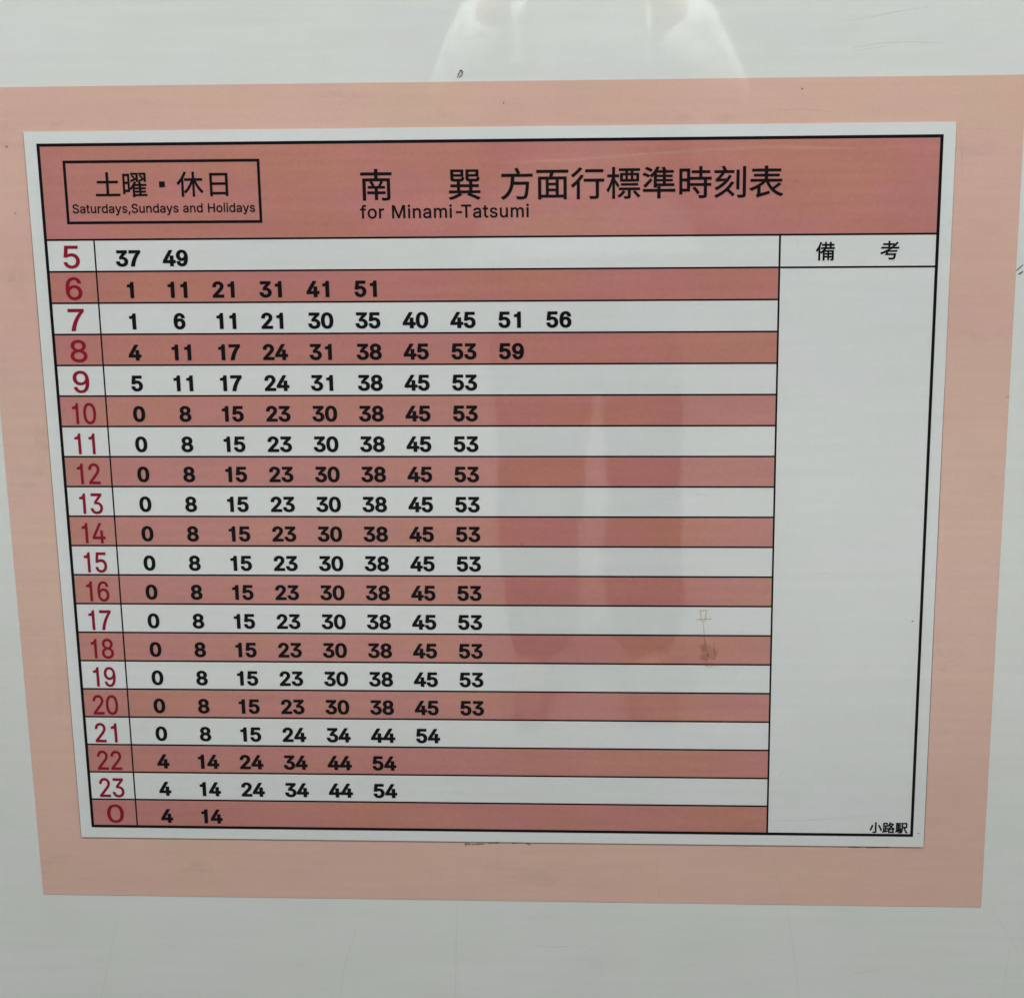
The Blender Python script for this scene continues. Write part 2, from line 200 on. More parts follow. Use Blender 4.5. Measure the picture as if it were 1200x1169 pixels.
 'N休': [350, [[140,205,107,205,107,196,107,188,107,179,136,179,164,179,192,179,170,122,133,65,95,35,101,30,110,21,114,15,149,45,182,95,206,150,206,91,206,31,206,-28,215,-28,223,-28,232,-28,232,34,232,96,232,158,255,102,289,48,323,17,327,24,336,33,343,37,306,67,270,124,248,179,276,179,305,179,334,179,334,188,334,196,334,205,300,205,266,205,232,205,232,233,232,261,232,289,223,289,215,289,206,289,206,261,206,233,206,205,173,205], [112,289,103,292,82,237,46,184,7,151,12,144,20,130,23,124,37,137,51,153,64,170,64,104,64,39,64,-27,73,-27,82,-27,90,-27,90,51,90,130,90,208,105,232,118,258,129,284,120,287]]],
 'N備': [350, [[90,292,82,294,66,240,40,187,11,151,16,145,23,130,25,124,35,137,44,150,53,166,53,101,53,37,53,-27,62,-27,70,-27,79,-27,79,54,79,135,79,216,89,239,98,263,106,287,98,289], [257,293,249,293,249,281,249,270,249,258,229,258,210,258,190,258,190,270,190,281,190,293,182,293,173,293,165,293,165,281,165,270,165,258,147,258,129,258,112,258,112,250,112,242,112,234,129,234,147,234,165,234,165,223,165,211,165,200,144,200,123,200,102,200,102,192,102,184,102,176,119,176,136,176,153,176,135,152,109,132,83,118,88,113,96,102,99,97,110,103,120,110,130,118,130,70,130,21,130,-27,138,-27,147,-27,155,-27,155,-10,155,8,155,26,174,26,192,26,211,26,211,11,211,-4,211,-20,219,-20,227,-20,235,-20,235,-4,235,11,235,26,253,26,271,26,290,26,290,17,290,8,290,-1,290,-4,289,-5,286,-5,282,-6,272,-6,262,-5,265,-11,268,-20,269,-26,285,-26,297,-27,305,-23,313,-19,315,-13,315,-1,315,49,315,98,315,148,263,148,212,148,161,148,168,157,175,166,181,176,231,176,281,176,331,176,331,184,331,192,331,200,312,200,293,200,274,200,274,211,274,223,274,234,290,234,306,234,322,234,322,242,322,250,322,258,306,258,290,258,274,258,274,270,274,281,274,293,266,293], [210,200,190,200,190,211,190,223,190,234,210,234,229,234,249,234,249,223,249,211,249,200,229,200], [192,77,211,77,211,67,211,56,211,46,192,46,174,46,155,46,155,56,155,67,155,77,174,77], [235,67,235,77,253,77,271,77,290,77,290,67,290,56,290,46,271,46,253,46,235,46,235,56], [211,107,211,97,192,97,174,97,155,97,155,107,155,116,155,126,174,126,192,126,211,126,211,116], [253,97,235,97,235,107,235,116,235,126,253,126,271,126,290,126,290,116,290,107,290,97,271,97]]],
 'N刻': [350, [[307,290,298,290,298,195,298,101,298,6,298,0,296,-2,290,-2,284,-2,264,-3,242,-2,246,-9,250,-20,251,-27,281,-27,298,-26,309,-22,320,-18,324,-11,324,6,324,101,324,195,324,290,315,290], [244,254,235,254,235,189,235,124,235,58,244,58,252,58,260,58,260,124,260,189,260,254,252,254], [169,200,161,202,155,190,148,179,140,168,116,167,92,166,69,165,86,183,103,205,118,227,149,227,180,227,210,227,210,235,210,243,210,251,186,251,162,251,138,251,134,263,124,282,114,296,106,294,98,291,90,289,98,278,105,263,109,251,79,251,49,251,19,251,19,243,19,235,19,227,42,227,65,227,88,227,73,203,55,183,49,176,41,169,35,163,29,162,32,155,36,143,37,138,43,140,54,142,121,146,94,115,60,90,23,72,28,67,36,56,40,51,98,83,153,132,185,195,177,197], [192,133,184,136,150,74,88,24,21,-5,26,-11,34,-22,37,-27,74,-9,109,14,140,43,160,25,183,2,195,-12,201,-6,208,-1,214,5,202,20,177,42,157,59,177,79,194,102,208,126,200,130]]],
 'N南': [350, [[118,163,111,161,120,148,129,131,132,119,139,121,147,124,154,126,150,138,141,155,132,168,125,165], [170,294,160,294,160,282,160,271,160,259,114,259,67,259,21,259,21,251,21,243,21,234,67,234,114,234,160,234,160,222,160,210,160,197,120,197,80,197,40,197,40,122,40,47,40,-28,49,-28,58,-28,67,-28,67,39,67,106,67,173,139,173,212,173,284,173,284,116,284,60,284,3,284,-3,283,-5,276,-5,270,-5,249,-6,227,-5,230,-11,234,-21,236,-28,264,-28,284,-28,296,-24,307,-20,311,-13,311,3,311,68,311,132,311,197,270,197,230,197,189,197,189,210,189,222,189,234,236,234,283,234,329,234,329,243,329,251,329,259,283,259,236,259,189,259,189,271,189,282,189,294,180,294], [225,166,218,168,213,154,202,133,194,118,160,118,127,118,93,118,93,111,93,104,93,97,116,97,139,97,161,97,161,85,161,73,161,62,136,62,111,62,86,62,86,54,86,47,86,40,111,40,136,40,161,40,161,19,161,-1,161,-21,170,-21,178,-21,187,-21,187,-1,187,19,187,40,213,40,239,40,265,40,265,47,265,54,265,62,239,62,213,62,187,62,187,73,187,85,187,97,211,97,235,97,259,97,259,104,259,111,259,118,245,118,231,118,216,118,224,131,233,146,241,161,233,164]]],
 'N土': [350, [[170,293,160,293,160,256,160,219,160,181,120,181,81,181,41,181,41,173,41,164,41,156,81,156,120,156,160,156,160,108,160,61,160,13,113,13,66,13,18,13,18,5,18,-4,18,-12,123,-12,228,-12,332,-12,332,-4,332,5,332,13,284,13,236,13,188,13,188,61,188,108,188,156,229,156,269,156,310,156,310,164,310,173,310,181,269,181,229,181,188,181,188,219,188,256,188,293,179,293]]],
 'N小': [350, [[172,289,162,289,162,196,162,102,162,8,162,1,160,-1,153,-1,145,-1,120,-2,95,-1,99,-8,104,-21,105,-28,138,-28,160,-27,173,-23,186,-19,191,-11,191,8,191,102,191,196,191,289,181,289], [255,203,247,200,277,150,305,84,313,42,323,46,332,50,342,54,333,96,303,160,272,209,264,206], [81,205,71,207,62,160,42,99,11,62,19,59,30,53,36,48,68,87,89,151,100,202,90,204]]],
 'N巽': [350, [[120,4,149,23,141,28,133,34,125,39,102,22,55,2,17,-9,23,-14,32,-23,36,-28,74,-17], [260,24,220,39,214,33,208,27,202,21,242,6,284,-13,308,-28,316,-22,323,-16,331,-9,304,5], [214,186,214,195,214,201,214,207,214,213,247,213,280,213,313,213,313,235,313,258,313,280,271,280,230,280,189,280,189,252,189,223,189,195,189,169,198,162,230,162,237,162,282,162,289,162,313,162,320,170,323,200,316,201,306,204,301,208,300,187,298,184,286,184,277,184,239,184,232,184,217,184], [214,251,214,261,239,261,264,261,288,261,288,251,288,242,288,232,264,232,239,232,214,232,214,242], [63,186,63,195,63,201,63,207,63,213,96,213,130,213,163,213,163,235,163,258,163,280,121,280,80,280,38,280,38,252,38,223,38,194,38,169,47,163,78,163,85,163,129,163,137,163,160,163,168,171,171,200,164,201,154,204,148,208,147,187,145,184,134,184,125,184,88,184,81,184,65,184], [63,251,63,261,88,261,113,261,139,261,139,251,139,242,139,232,113,232,88,232,63,232,63,242], [330,57,330,64,303,64,277,64,250,64,250,78,250,91,250,104,272,104,293,104,314,104,314,112,314,120,314,127,293,127,272,127,250,127,250,138,250,148,250,159,241,159,232,159,223,159,223,148,223,138,223,127,192,127,160,127,128,127,128,138,128,148,128,158,119,158,110,158,102,158,102,148,102,138,102,127,80,127,59,127,37,127,37,120,37,112,37,104,59,104,80,104,102,104,102,91,102,78,102,64,75,64,48,64,21,64,21,57,21,49,21,41,124,41,227,41,330,41,330,49], [192,104,223,104,223,91,223,78,223,64,192,64,160,64,128,64,128,78,128,91,128,104,160,104]]],
 'N方': [350, [[162,290,154,286,163,270,174,248,178,234,127,234,75,234,24,234,24,225,24,217,24,208,56,208,88,208,119,208,115,127,106,37,16,-8,23,-13,32,-22,35,-29,102,6,128,64,139,126,181,126,223,126,265,126,259,47,252,13,242,4,237,1,233,0,225,0,216,0,191,0,166,2,171,-5,175,-15,175,-23,199,-25,222,-25,234,-24,248,-23,256,-20,265,-12,278,2,285,40,292,139,293,143,293,152,293,152,243,152,194,152,144,152,146,171,147,189,148,208,208,208,268,208,328,208,328,217,328,225,328,234,278,234,229,234,180,234,188,237,197,241,205,244,200,258,189,280,179,296,171,293]]],
 'N日': [350, [[89,90,89,123,147,123,205,123,263,123,263,90,263,58,263,25,205,25,147,25,89,25,89,58], [147,149,89,149,89,181,89,212,89,244,147,244,205,244,263,244,263,212,263,181,263,149,205,149], [138,270,62,270,62,172,62,74,62,-24,71,-24,80,-24,89,-24,89,-17,89,-9,89,-1,147,-1,205,-1,263,-1,263,-8,263,-15,263,-22,273,-22,282,-22,291,-22,291,75,291,173,291,270,215,270]]],
 'N時': [350, [[163,77,156,73,174,55,193,29,200,12,208,16,215,21,223,25,215,43,195,68,177,85,170,81], [230,294,221,294,221,280,221,266,221,252,196,252,172,252,147,252,147,245,147,237,147,229,172,229,196,229,221,229,221,214,221,199,221,185,192,185,162,185,133,185,133,177,133,169,133,161,178,161,222,161,267,161,267,148,267,134,267,121,223,121,179,121,134,121,134,113,134,106,134,98,179,98,223,98,267,98,267,66,267,35,267,4,267,-2,265,-3,260,-3,254,-4,234,-4,213,-3,217,-10,221,-21,222,-28,250,-28,267,-27,279,-23,290,-19,293,-12,293,3,293,35,293,66,293,98,307,98,320,98,334,98,334,106,334,113,334,121,320,121,307,121,293,121,293,134,293,148,293,161,308,161,323,161,338,161,338,169,338,177,338,185,307,185,277,185,247,185,247,199,247,214,247,229,272,229,298,229,323,229,323,237,323,245,323,252,298,252,272,252,247,252,247,266,247,280,247,294,238,294], [85,146,102,146,102,119,102,92,102,65,85,65,68,65,51,65,51,92,51,119,51,146,68,146], [102,195,102,169,85,169,68,169,51,169,51,195,51,221,51,247,68,247,85,247,102,247,102,221], [60,271,27,271,27,185,27,99,27,12,35,12,43,12,51,12,51,22,51,31,51,41,76,41,102,41,127,41,127,118,127,195,127,271,93,271]]],
 'N曜': [350, [[246,247,242,243,253,234,267,221,274,212,278,217,282,222,286,226,279,234,265,246,255,255,250,251], [141,247,137,243,148,234,162,221,169,212,173,217,178,222,182,226,175,234,160,246,150,255,145,251], [174,66,174,74,194,74,214,74,234,74,234,66,234,58,234,50,214,50,194,50,174,50,174,58], [194,93,174,93,174,101,174,109,174,116,194,116,214,116,234,116,234,109,234,101,234,93,214,93], [230,164,223,161,227,154,231,145,234,137,217,137,199,137,182,137,187,146,192,154,196,163,188,166,180,168,172,171,160,143,136,106,112,83,117,79,125,71,130,67,137,74,144,82,150,90,150,51,150,12,150,-28,158,-28,166,-28,174,-28,174,-23,174,-19,174,-14,227,-14,280,-14,333,-14,333,-7,333,0,333,6,308,6,283,6,258,6,258,15,258,23,258,31,277,31,297,31,317,31,317,37,317,44,317,50,297,50,277,50,258,50,258,58,258,66,258,74,277,74,297,74,317,74,317,81,317,87,317,93,297,93,277,93,258,93,258,101,258,109,258,116,281,116,304,116,327,116,327,123,327,130,327,137,305,137,282,137,260,137,256,147,250,159,245,168,238,166], [174,23,174,31,194,31,214,31,234,31,234,23,234,15,234,6,214,6,194,6,174,6,174,15], [145,195,126,188,128,181,130,174,133,168,155,178,177,189,199,199,199,190,199,180,199,171,206,171,213,171,221,171,221,208,221,245,221,282,191,282,161,282,131,282,131,275,131,269,131,262,153,262,176,262,199,262,199,248,199,234,199,219,171,207], [249,195,231,188,233,181,235,174,237,168,259,178,280,188,301,198,301,189,301,179,301,169,309,169,317,169,324,169,324,207,324,244,324,282,294,282,264,282,234,282,234,275,234,269,234,262,257,262,279,262,301,262,301,248,301,233,301,218,275,206], [76,145,90,145,90,118,90,92,90,65,76,65,62,65,48,65,48,92,48,118,48,145,62,145], [90,194,90,168,76,168,62,168,48,168,48,194,48,220,48,246,62,246,76,246,90,246,90,220], [54,270,26,270,26,184,26,98,26,13,33,13,40,13,48,13,48,22,48,32,48,41,69,41,90,41,111,41,111,117,111,194,111,270,83,270]]],
 'N標': [350, [[209,127,154,127,154,121,154,114,154,107,209,107,263,107,318,107,318,114,318,121,318,127,263,127], [277,43,271,39,288,22,309,-1,319,-16,326,-11,332,-7,339,-2,328,13,307,35,289,51,283,47], [179,48,172,52,161,35,139,13,119,0,124,-4,131,-11,135,-16,157,-1,179,20,192,41,186,45], [162,232,145,232,145,204,145,176,145,148,206,148,266,148,327,148,327,176,327,204,327,232,309,232,290,232,272,232,272,241,272,249,272,257,293,257,315,257,336,257,336,264,336,271,336,279,269,279,201,279,133,279,133,271,133,264,133,257,154,257,175,257,196,257,196,249,196,241,196,232,179,232], [218,249,218,257,229,257,239,257,250,257,250,249,250,241,250,232,239,232,229,232,218,232,218,241], [200,82,132,82,132,75,132,67,132,60,161,60,191,60,221,60,221,39,221,19,221,-2,221,-5,220,-6,215,-7,211,-7,198,-7,181,-6,185,-13,188,-22,189,-28,211,-28,225,-28,234,-25,243,-21,245,-14,245,-2,245,19,245,39,245,60,276,60,306,60,336,60,336,67,336,75,336,82,268,82], [167,197,167,212,177,212,188,212,198,212,198,197,198,183,198,169,188,169,177,169,167,169,167,183], [217,197,217,212,228,212,239,212,250,212,250,197,250,183,250,169,239,169,228,169,217,169,217,183], [270,197,270,212,281,212,293,212,304,212,304,197,304,183,304,169,293,169,281,169,270,169,270,183], [75,294,67,294,67,269,67,243,67,218,51,218,35,218,18,218,18,210,18,202,18,194,34,194,49,194,64,194,54,146,33,91,11,61,15,55,21,46,24,39,40,61,55,98,67,136,67,81,67,27,67,-28,75,-28,83,-28,91,-28,91,28,91,83,91,138,102,121,114,99,119,88,124,94,129,101,133,107,127,117,101,157,91,169,91,178,91,186,91,194,105,194,118,194,131,194,131,202,131,210,131,218,118,218,105,218,91,218,91,243,91,269,91,294,83,294]]],
 'N準': [350, [[45,280,40,274,59,266,84,254,96,245,101,252,105,259,110,266,97,274,73,286,54,292,49,286], [18,221,14,215,33,208,57,196,70,188,74,194,79,201,83,208,70,216,46,227,27,233,23,227], [42,120,23,103,30,97,36,90,42,83,63,106,87,133,107,158,102,163,97,169,92,175,70,149], [170,90,161,90,161,82,161,73,161,65,113,65,66,65,19,65,19,57,19,49,19,41,66,41,113,41,161,41,161,18,161,-5,161,-28,170,-28,179,-28,188,-28,188,-5,188,18,188,41,236,41,285,41,333,41,333,49,333,57,333,65,285,65,236,65,188,65,188,73,188,82,188,90,179,90], [212,288,203,286,208,277,213,266,217,257,198,257,180,257,161,257,167,267,173,278,178,289,170,291,161,294,153,296,138,261,112,227,84,204,90,201,100,193,105,188,112,194,119,201,125,209,125,167,125,126,125,84,134,84,142,84,151,84,151,89,151,94,151,99,208,99,266,99,323,99,323,107,323,114,323,121,295,121,267,121,239,121,239,130,239,139,239,148,262,148,285,148,307,148,307,154,307,160,307,166,285,166,262,166,239,166,239,175,239,183,239,192,262,192,284,192,306,192,306,198,306,204,306,210,284,210,262,210,239,210,239,218,239,227,239,236,266,236,292,236,318,236,318,243,318,250,318,257,294,257,270,257,246,257,242,267,235,282,229,292,220,290], [215,130,215,121,193,121,172,121,151,121,151,130,151,139,151,148,172,148,193,148,215,148,215,139], [193,192,215,192,215,183,215,175,215,166,193,166,172,166,151,166,151,175,151,183,151,192,172,192], [215,218,215,210,193,210,172,210,151,210,151,218,151,227,151,236,172,236,193,236,215,236,215,227]]],
 'N考': [350, [[299,274,293,278,268,246,236,217,201,190,191,190,181,190,172,190,172,204,172,217,172,230,197,230,222,230,248,230,248,238,248,245,248,253,222,253,197,253,172,253,172,267,172,280,172,294,163,294,154,294,146,294,146,280,146,267,146,253,116,253,86,253,56,253,56,245,56,238,56,230,86,230,116,230,146,230,146,217,146,204,146,190,105,190,65,190,25,190,25,183,25,175,25,167,73,167,121,167,169,167,121,136,68,110,14,91,18,85,24,73,26,67,58,79,89,94,119,110,111,91,102,70,93,54,145,54,197,54,249,54,244,22,238,7,231,1,227,-2,222,-2,214,-2,204,-2,176,-2,150,1,155,-6,158,-16,159,-24,185,-26,209,-26,221,-25,235,-25,243,-23,251,-16,263,-6,270,16,277,64,278,68,279,76,279,76,230,76,181,76,131,76,136,88,142,99,147,111,196,111,246,111,296,111,296,118,296,125,296,132,250,132,203,132,157,132,175,143,193,155,209,167,249,167,289,167,329,167,329,175,329,183,329,190,299,190,269,190,238,190,266,214,291,239,313,266,306,270]]],
 'N行': [350, [[210,273,152,273,152,265,152,256,152,248,210,248,267,248,325,248,325,256,325,265,325,273,267,273], [102,291,93,294,76,269,42,238,12,218,17,213,24,203,28,197,59,219,95,254,119,284,110,287], [203,176,137,176,137,168,137,160,137,151,176,151,216,151,255,151,255,103,255,54,255,6,255,0,252,-1,246,-2,239,-2,216,-2,191,-1,195,-9,199,-20,200,-27,234,-27,254,-28,266,-23,277,-19,282,-11,282,6,282,54,282,103,282,151,299,151,317,151,334,151,334,160,334,168,334,176,269,176], [116,216,107,219,83,179,45,139,9,113,14,107,23,96,27,91,40,101,54,114,67,127,67,75,67,23,67,-29,76,-29,85,-29,93,-29,93,33,93,94,93,156,108,174,121,192,132,210,124,213]]],
 'N表': [350, [[86,-21,88,-28,96,-22,109,-18,207,13,206,19,203,29,203,36,174,28,146,19,117,11,117,37,117,62,117,88,138,102,157,118,172,135,200,61,249,8,321,-16,325,-9,333,1,339,7,304,17,274,34,250,57,272,70,298,89,318,106,311,111,303,116,296,121,281,106,256,87,235,72,220,91,207,112,198,135,241,135,284,135,327,135,327,142,327,150,327,158,281,158,234,158,188,158,188,168,188,178,188,189,225,189,263,189,300,189,300,196,300,203,300,210,263,210,225,210,188,210,188,220,188,230,188,240,230,240,273,240,316,240,316,248,316,255,316,263,273,263,230,263,188,263,188,273,188,284,188,294,179,294,170,294,161,294,161,284,161,273,161,263,120,263,78,263,37,263,37,255,37,248,37,240,78,240,120,240,161,240,161,230,161,220,161,210,126,210,90,210,55,210,55,203,55,196,55,189,90,189,126,189,161,189,161,178,161,168,161,158,115,158,69,158,23,158,23,150,23,142,23,135,62,135,100,135,139,135,106,105,56,78,13,64,18,59,26,49,30,43,50,50,70,60,90,71,90,54,90,37,90,19,90,5,83,-1,77,-4,81,-9]]],
 'N路': [350, [[55,236,55,256,77,256,99,256,121,256,121,236,121,215,121,195,99,195,77,195,55,195,55,215], [19,16,13,15,15,6,16,-2,18,-11,55,-2,105,10,153,22,153,30,152,38,151,46,136,42,120,39,105,35,105,56,105,77,105,98,117,98,129,98,142,98,147,93,152,85,154,80,161,83,168,86,175,90,175,51,175,12,175,-27,184,-27,192,-27,200,-27,200,-23,200,-19,200,-14,229,-14,259,-14,288,-14,288,-18,288,-22,288,-26,296,-26,305,-26,313,-26,313,12,313,51,313,90,317,88,320,86,324,84,328,91,335,102,341,106,309,118,282,137,260,158,283,185,300,216,312,252,306,255,301,257,296,259,294,259,292,259,291,258,268,258,245,258,223,258,227,268,230,278,234,288,226,290,217,292,209,294,196,252,173,212,145,186,145,217,145,248,145,279,107,279,69,279,31,279,31,243,31,208,31,172,48,172,64,172,81,172,81,124,81,77,81,29,72,27,63,25,54,23,54,62,54,100,54,139,46,139,39,139,31,139,31,99,31,58,31,18,25,17], [229,9,200,9,200,31,200,54,200,76,229,76,259,76,288,76,288,54,288,31,288,9,259,9], [257,235,279,235,270,214,258,194,243,176,229,194,217,212,209,229,210,231,211,233,212,235,234,235], [226,99,191,99,210,111,228,124,244,141,259,125,276,111,296,99,261,99], [215,175,228,159,204,135,176,117,148,104,148,110,148,116,148,121,134,121,119,121,105,121,105,138,105,155,105,172,118,172,132,172,145,172,145,175,145,179,145,183,151,179,160,171,164,167,175,178,186,192,195,207,204,192]]],
 'N面': [350, [[136,104,136,117,161,117,186,117,210,117,210,104,210,91,210,77,186,77,161,77,136,77,136,91], [161,138,136,138,136,151,136,164,136,177,161,177,186,177,210,177,210,164,210,151,210,138,186,138], [136,42,136,56,161,56,186,56,210,56,210,42,210,29,210,15,186,15,161,15,136,15,136,29], [124,271,20,271,20,263,20,254,20,246,65,246,110,246,155,246,153,231,149,215,146,202,109,202,73,202,36,202,36,125,36,49,36,-28,45,-28,53,-28,62,-28,62,-22,62,-16,62,-9,137,-9,212,-9,287,-9,287,-16,287,-22,287,-28,296,-28,305,-28,314,-28,314,49,314,125,314,202,267,202,220,202,173,202,177,216,182,231,186,246,234,246,283,246,331,246,331,254,331,263,331,271,227,271], [78,15,62,15,62,69,62,123,62,177,78,177,95,177,112,177,112,123,112,69,112,15,95,15], [287,69,287,15,270,15,252,15,235,15,235,69,235,123,235,177,252,177,270,177,287,177,287,123]]],
 'N駅': [350, [[84,77,79,76,86,58,92,34,93,19,98,20,102,21,107,22,105,37,99,61,92,78,88,77], [58,73,53,72,57,51,59,25,58,7,63,8,68,9,72,10,73,27,71,53,67,74,62,73], [34,78,28,79,27,48,23,17,10,-1,15,-4,20,-7,25,-10,39,10,43,44,44,76,39,77], [233,280,188,280,188,235,188,191,188,147,188,96,185,30,152,-15,158,-18,168,-24,173,-29,205,16,211,84,212,136,223,136,233,136,244,136,256,61,277,2,322,-29,326,-22,334,-13,340,-8,299,18,278,71,268,136,287,136,305,136,324,136,324,184,324,232,324,280,279,280], [212,224,212,256,241,256,271,256,300,256,300,224,300,192,300,161,271,161,241,161,212,161,212,192], [76,206,87,206,87,195,87,184,87,174,76,174,65,174,53,174,53,184,53,195,53,206,65,206], [74,280,30,280,30,220,30,159,30,99,67,99,104,99,140,99,139,77,138,59,137,45,132,57,125,74,117,86,113,85,108,83,104,82,112,67,121,48,124,36,128,37,132,39,136,41,133,13,130,1,126,-4,124,-7,121,-8,116,-8,112,-8,100,-7,88,-6,91,-12,93,-21,94,-28,107,-28,119,-28,126,-28,135,-27,140,-25,146,-18,154,-8,159,23,163,110,163,113,164,120,164,120,145,120,127,120,109,120,109,131,109,142,109,153,124,153,139,153,153,153,153,160,153,167,153,174,139,174,124,174,109,174,109,184,109,195,109,206,124,206,139,206,153,206,153,213,153,220,153,227,139,227,124,227,109,227,109,237,109,247,109,258,126,258,143,258,160,258,160,265,160,272,160,280,117,280], [87,237,87,227,76,227,65,227,53,227,53,237,53,247,53,258,65,258,76,258,87,258,87,247], [76,153,87,153,87,142,87,131,87,120,76,120,65,120,53,120,53,131,53,142,53,153,65,153]]],
}

def sample_glyph(key, su, sv, bold, res):
    """contours of one glyph in metres, every edge moved outwards by bold"""
    cs = []
    for ctr in GLYPHS[key][1]:
        n = len(ctr) // 6; pts = []
        for i in range(n):
            j = (i + 1) % n
            p0 = ctr[i * 6 + 2:i * 6 + 4]; p1 = ctr[i * 6 + 4:i * 6 + 6]; p2 = ctr[j * 6:j * 6 + 2]; p3 = ctr[j * 6 + 2:j * 6 + 4]
            dx, dy = p3[0] - p0[0], p3[1] - p0[1]; dl = math.hypot(dx, dy) or 1
            flat = all(abs(dx * (q[1] - p0[1]) - dy * (q[0] - p0[0])) / dl < 1.2 for q in (p1, p2))
            st = 1 if flat else max(2, min(res, int(dl / 6)))
            for k in range(st):
                t = k / st; m = 1 - t
                pts.append(tuple(m ** 3 * p0[c] + 3 * m * m * t * p1[c] + 3 * m * t * t * p2[c] + t ** 3 * p3[c] for c in (0, 1)))
        q = []
        for p in pts:
            p = (p[0] * su / 1000 * W, p[1] * sv / 1000 * W)
            if not q or math.hypot(p[0] - q[-1][0], p[1] - q[-1][1]) > 2e-5: q.append(p)
        if len(q) > 2 and math.hypot(q[0][0] - q[-1][0], q[0][1] - q[-1][1]) < 2e-5: q.pop()
        if len(q) > 2: cs.append(q)
    area = lambda c: sum(c[i - 1][0] * c[i][1] - c[i][0] * c[i - 1][1] for i in range(len(c))) / 2
    sg = 1 if max((area(c) for c in cs), key=abs) > 0 else -1
    out = []
    for c in cs:
        n = len(c); r = []
        for i in range(n):
            a, p, b = Vector(c[i - 1]), Vector(c[i]), Vector(c[(i + 1) % n])
            d1 = (p - a).normalized(); d2 = (b - p).normalized()
            n1 = Vector((d1.y, -d1.x)) * sg; n2 = Vector((d2.y, -d2.x)) * sg
            mv = n1 + n2
            mv = mv / max(mv.length_squared / 2, 0.6) if mv.length > 1e-6 else n1
            r.append(p + Vector((mv.x * bold[0], mv.y * bold[1])))
        out.append(r)
    return out

def outline_mesh(name, items, y, bold=0.0, res=6):
    """items: (glyph key, u_origin, v_baseline, u scale, v scale); returns one flat mesh standing at depth y"""
    bm = bmesh.new()
    for key, uo, vb, su, sv in items:
        cs = sample_glyph(key, su, sv, bold if isinstance(bold, tuple) else (bold, bold), res)
        x0, z0 = uo * W - W / 2, ZT - vb * W
        area = lambda c: sum(c[i - 1][0] * c[i][1] - c[i][0] * c[i - 1][1] for i in range(len(c))) / 2
        sg = 1 if max((area(c) for c in cs), key=abs) > 0 else -1
        cs = [[(p[0] * 1000, p[1] * 1000) for p in c] for c in cs]
        def winding(x, z):
            w = 0
            for c in cs:
                for i in range(len(c)):
                    (ax, ay), (bx, by) = c[i - 1], c[i]
                    if (ay > z) != (by > z) and x < ax + (z - ay) * (bx - ax) / (by - ay): w += 1 if by > ay else -1
            return w * sg
        vs2 = []; ed2 = []
        for c in cs:
            o = len(vs2); vs2 += [Vector(p) for p in c]
            ed2 += [(o + i, o + (i + 1) % len(c)) for i in range(len(c))]
        cv, ce, cf, *_ = geometry.delaunay_2d_cdt(vs2, ed2, [], 0, 1e-4)
        bv = [bm.verts.new((x0 + p[0] / 1000, y, z0 + p[1] / 1000)) for p in cv]
        for f in cf:
            mx = sum(cv[i][0] for i in f) / len(f); mz = sum(cv[i][1] for i in f) / len(f)
            if len(set(f)) < 3 or winding(mx, mz) <= 0: continue
            fc = bm.faces.new([bv[i] for i in f]); fc.normal_update()
            if fc.normal.y > 0: fc.normal_flip()           # every face looks out of the wall
    loose = [v for v in bm.verts if not v.link_faces]
    bmesh.ops.delete(bm, geom=loose, context='VERTS')
    me = bpy.data.meshes.new(name); bm.to_mesh(me); bm.free()
    return me
def bbox(key):
    xs = []; ys = []
    for c in GLYPHS[key][1]:
        for i in range(0, len(c), 6): xs.append(c[i + 2]); ys.append(c[i + 3])
    return min(xs), min(ys), max(xs), max(ys)
def word(pref, text, u0, u1, vb, capv, ref, gap=0):
    """Latin line fitted between u0 and u1 on baseline vb; capv = height of the reference letter"""
    sv = capv * 1000 / bbox(pref + ref)[3]
    x = 0; pos = []
    for ch in text:
        if ch == ' ': x += 215 + gap; continue
        pos.append((pref + ch, x)); x += GLYPHS[pref + ch][0] + gap
    x0 = pos[0][1] + bbox(pos[0][0])[0]; x1 = pos[-1][1] + bbox(pos[-1][0])[2]
    su = (u1 - u0) * 1000 / (x1 - x0)
    return [(k, u0 + (px - x0) * su / 1000, vb, su, sv) for k, px in pos]
def cjk(ch, uc, vc, size, wide=1.0):
    """one full-width character whose em box is centred on (uc, vc)"""
    k = 'N' + ch; s = size * 1000 / 350
    b = bbox(k)
    return (k, uc - 350 / 2 * s * wide / 1000, vc + 133 * s / 1000, s * wide, s)

# ------------------------------------------------------------------ setting
bm = bmesh.new()
for q in ((-6, 0, 0), (6, 0, 0), (6, 0, 3.2), (-6, 0, 3.2)): bm.verts.new(q)
bm.faces.new(bm.verts); me = bpy.data.meshes.new('wall'); bm.to_mesh(me); bm.free()
wall = tag(link('wall', me, M['wall']), kind='structure')
bm = bmesh.new()
for q in ((-7, 0.02, 0), (7, 0.02, 0), (7, -9, 0), (-7, -9, 0)): bm.verts.new(q)
bm.faces.new(bm.verts); me = bpy.data.meshes.new('floor'); bm.to_mesh(me); bm.free()
tag(link('floor', me, M['floor']), kind='structure')

# ------------------------------------------------------------------ salmon backing sheet
S0, S1, SV0, SV1 = -0.0685, 1.0855, -0.0620, 0.9232
sheet = slab('backing_sheet', S0, SV0, S1, SV1, -0.00005, -0.00030, M['salmon'])
tag(sheet, 'large salmon pink backing sheet on the pale wall, framing the timetable', 'backing sheet')

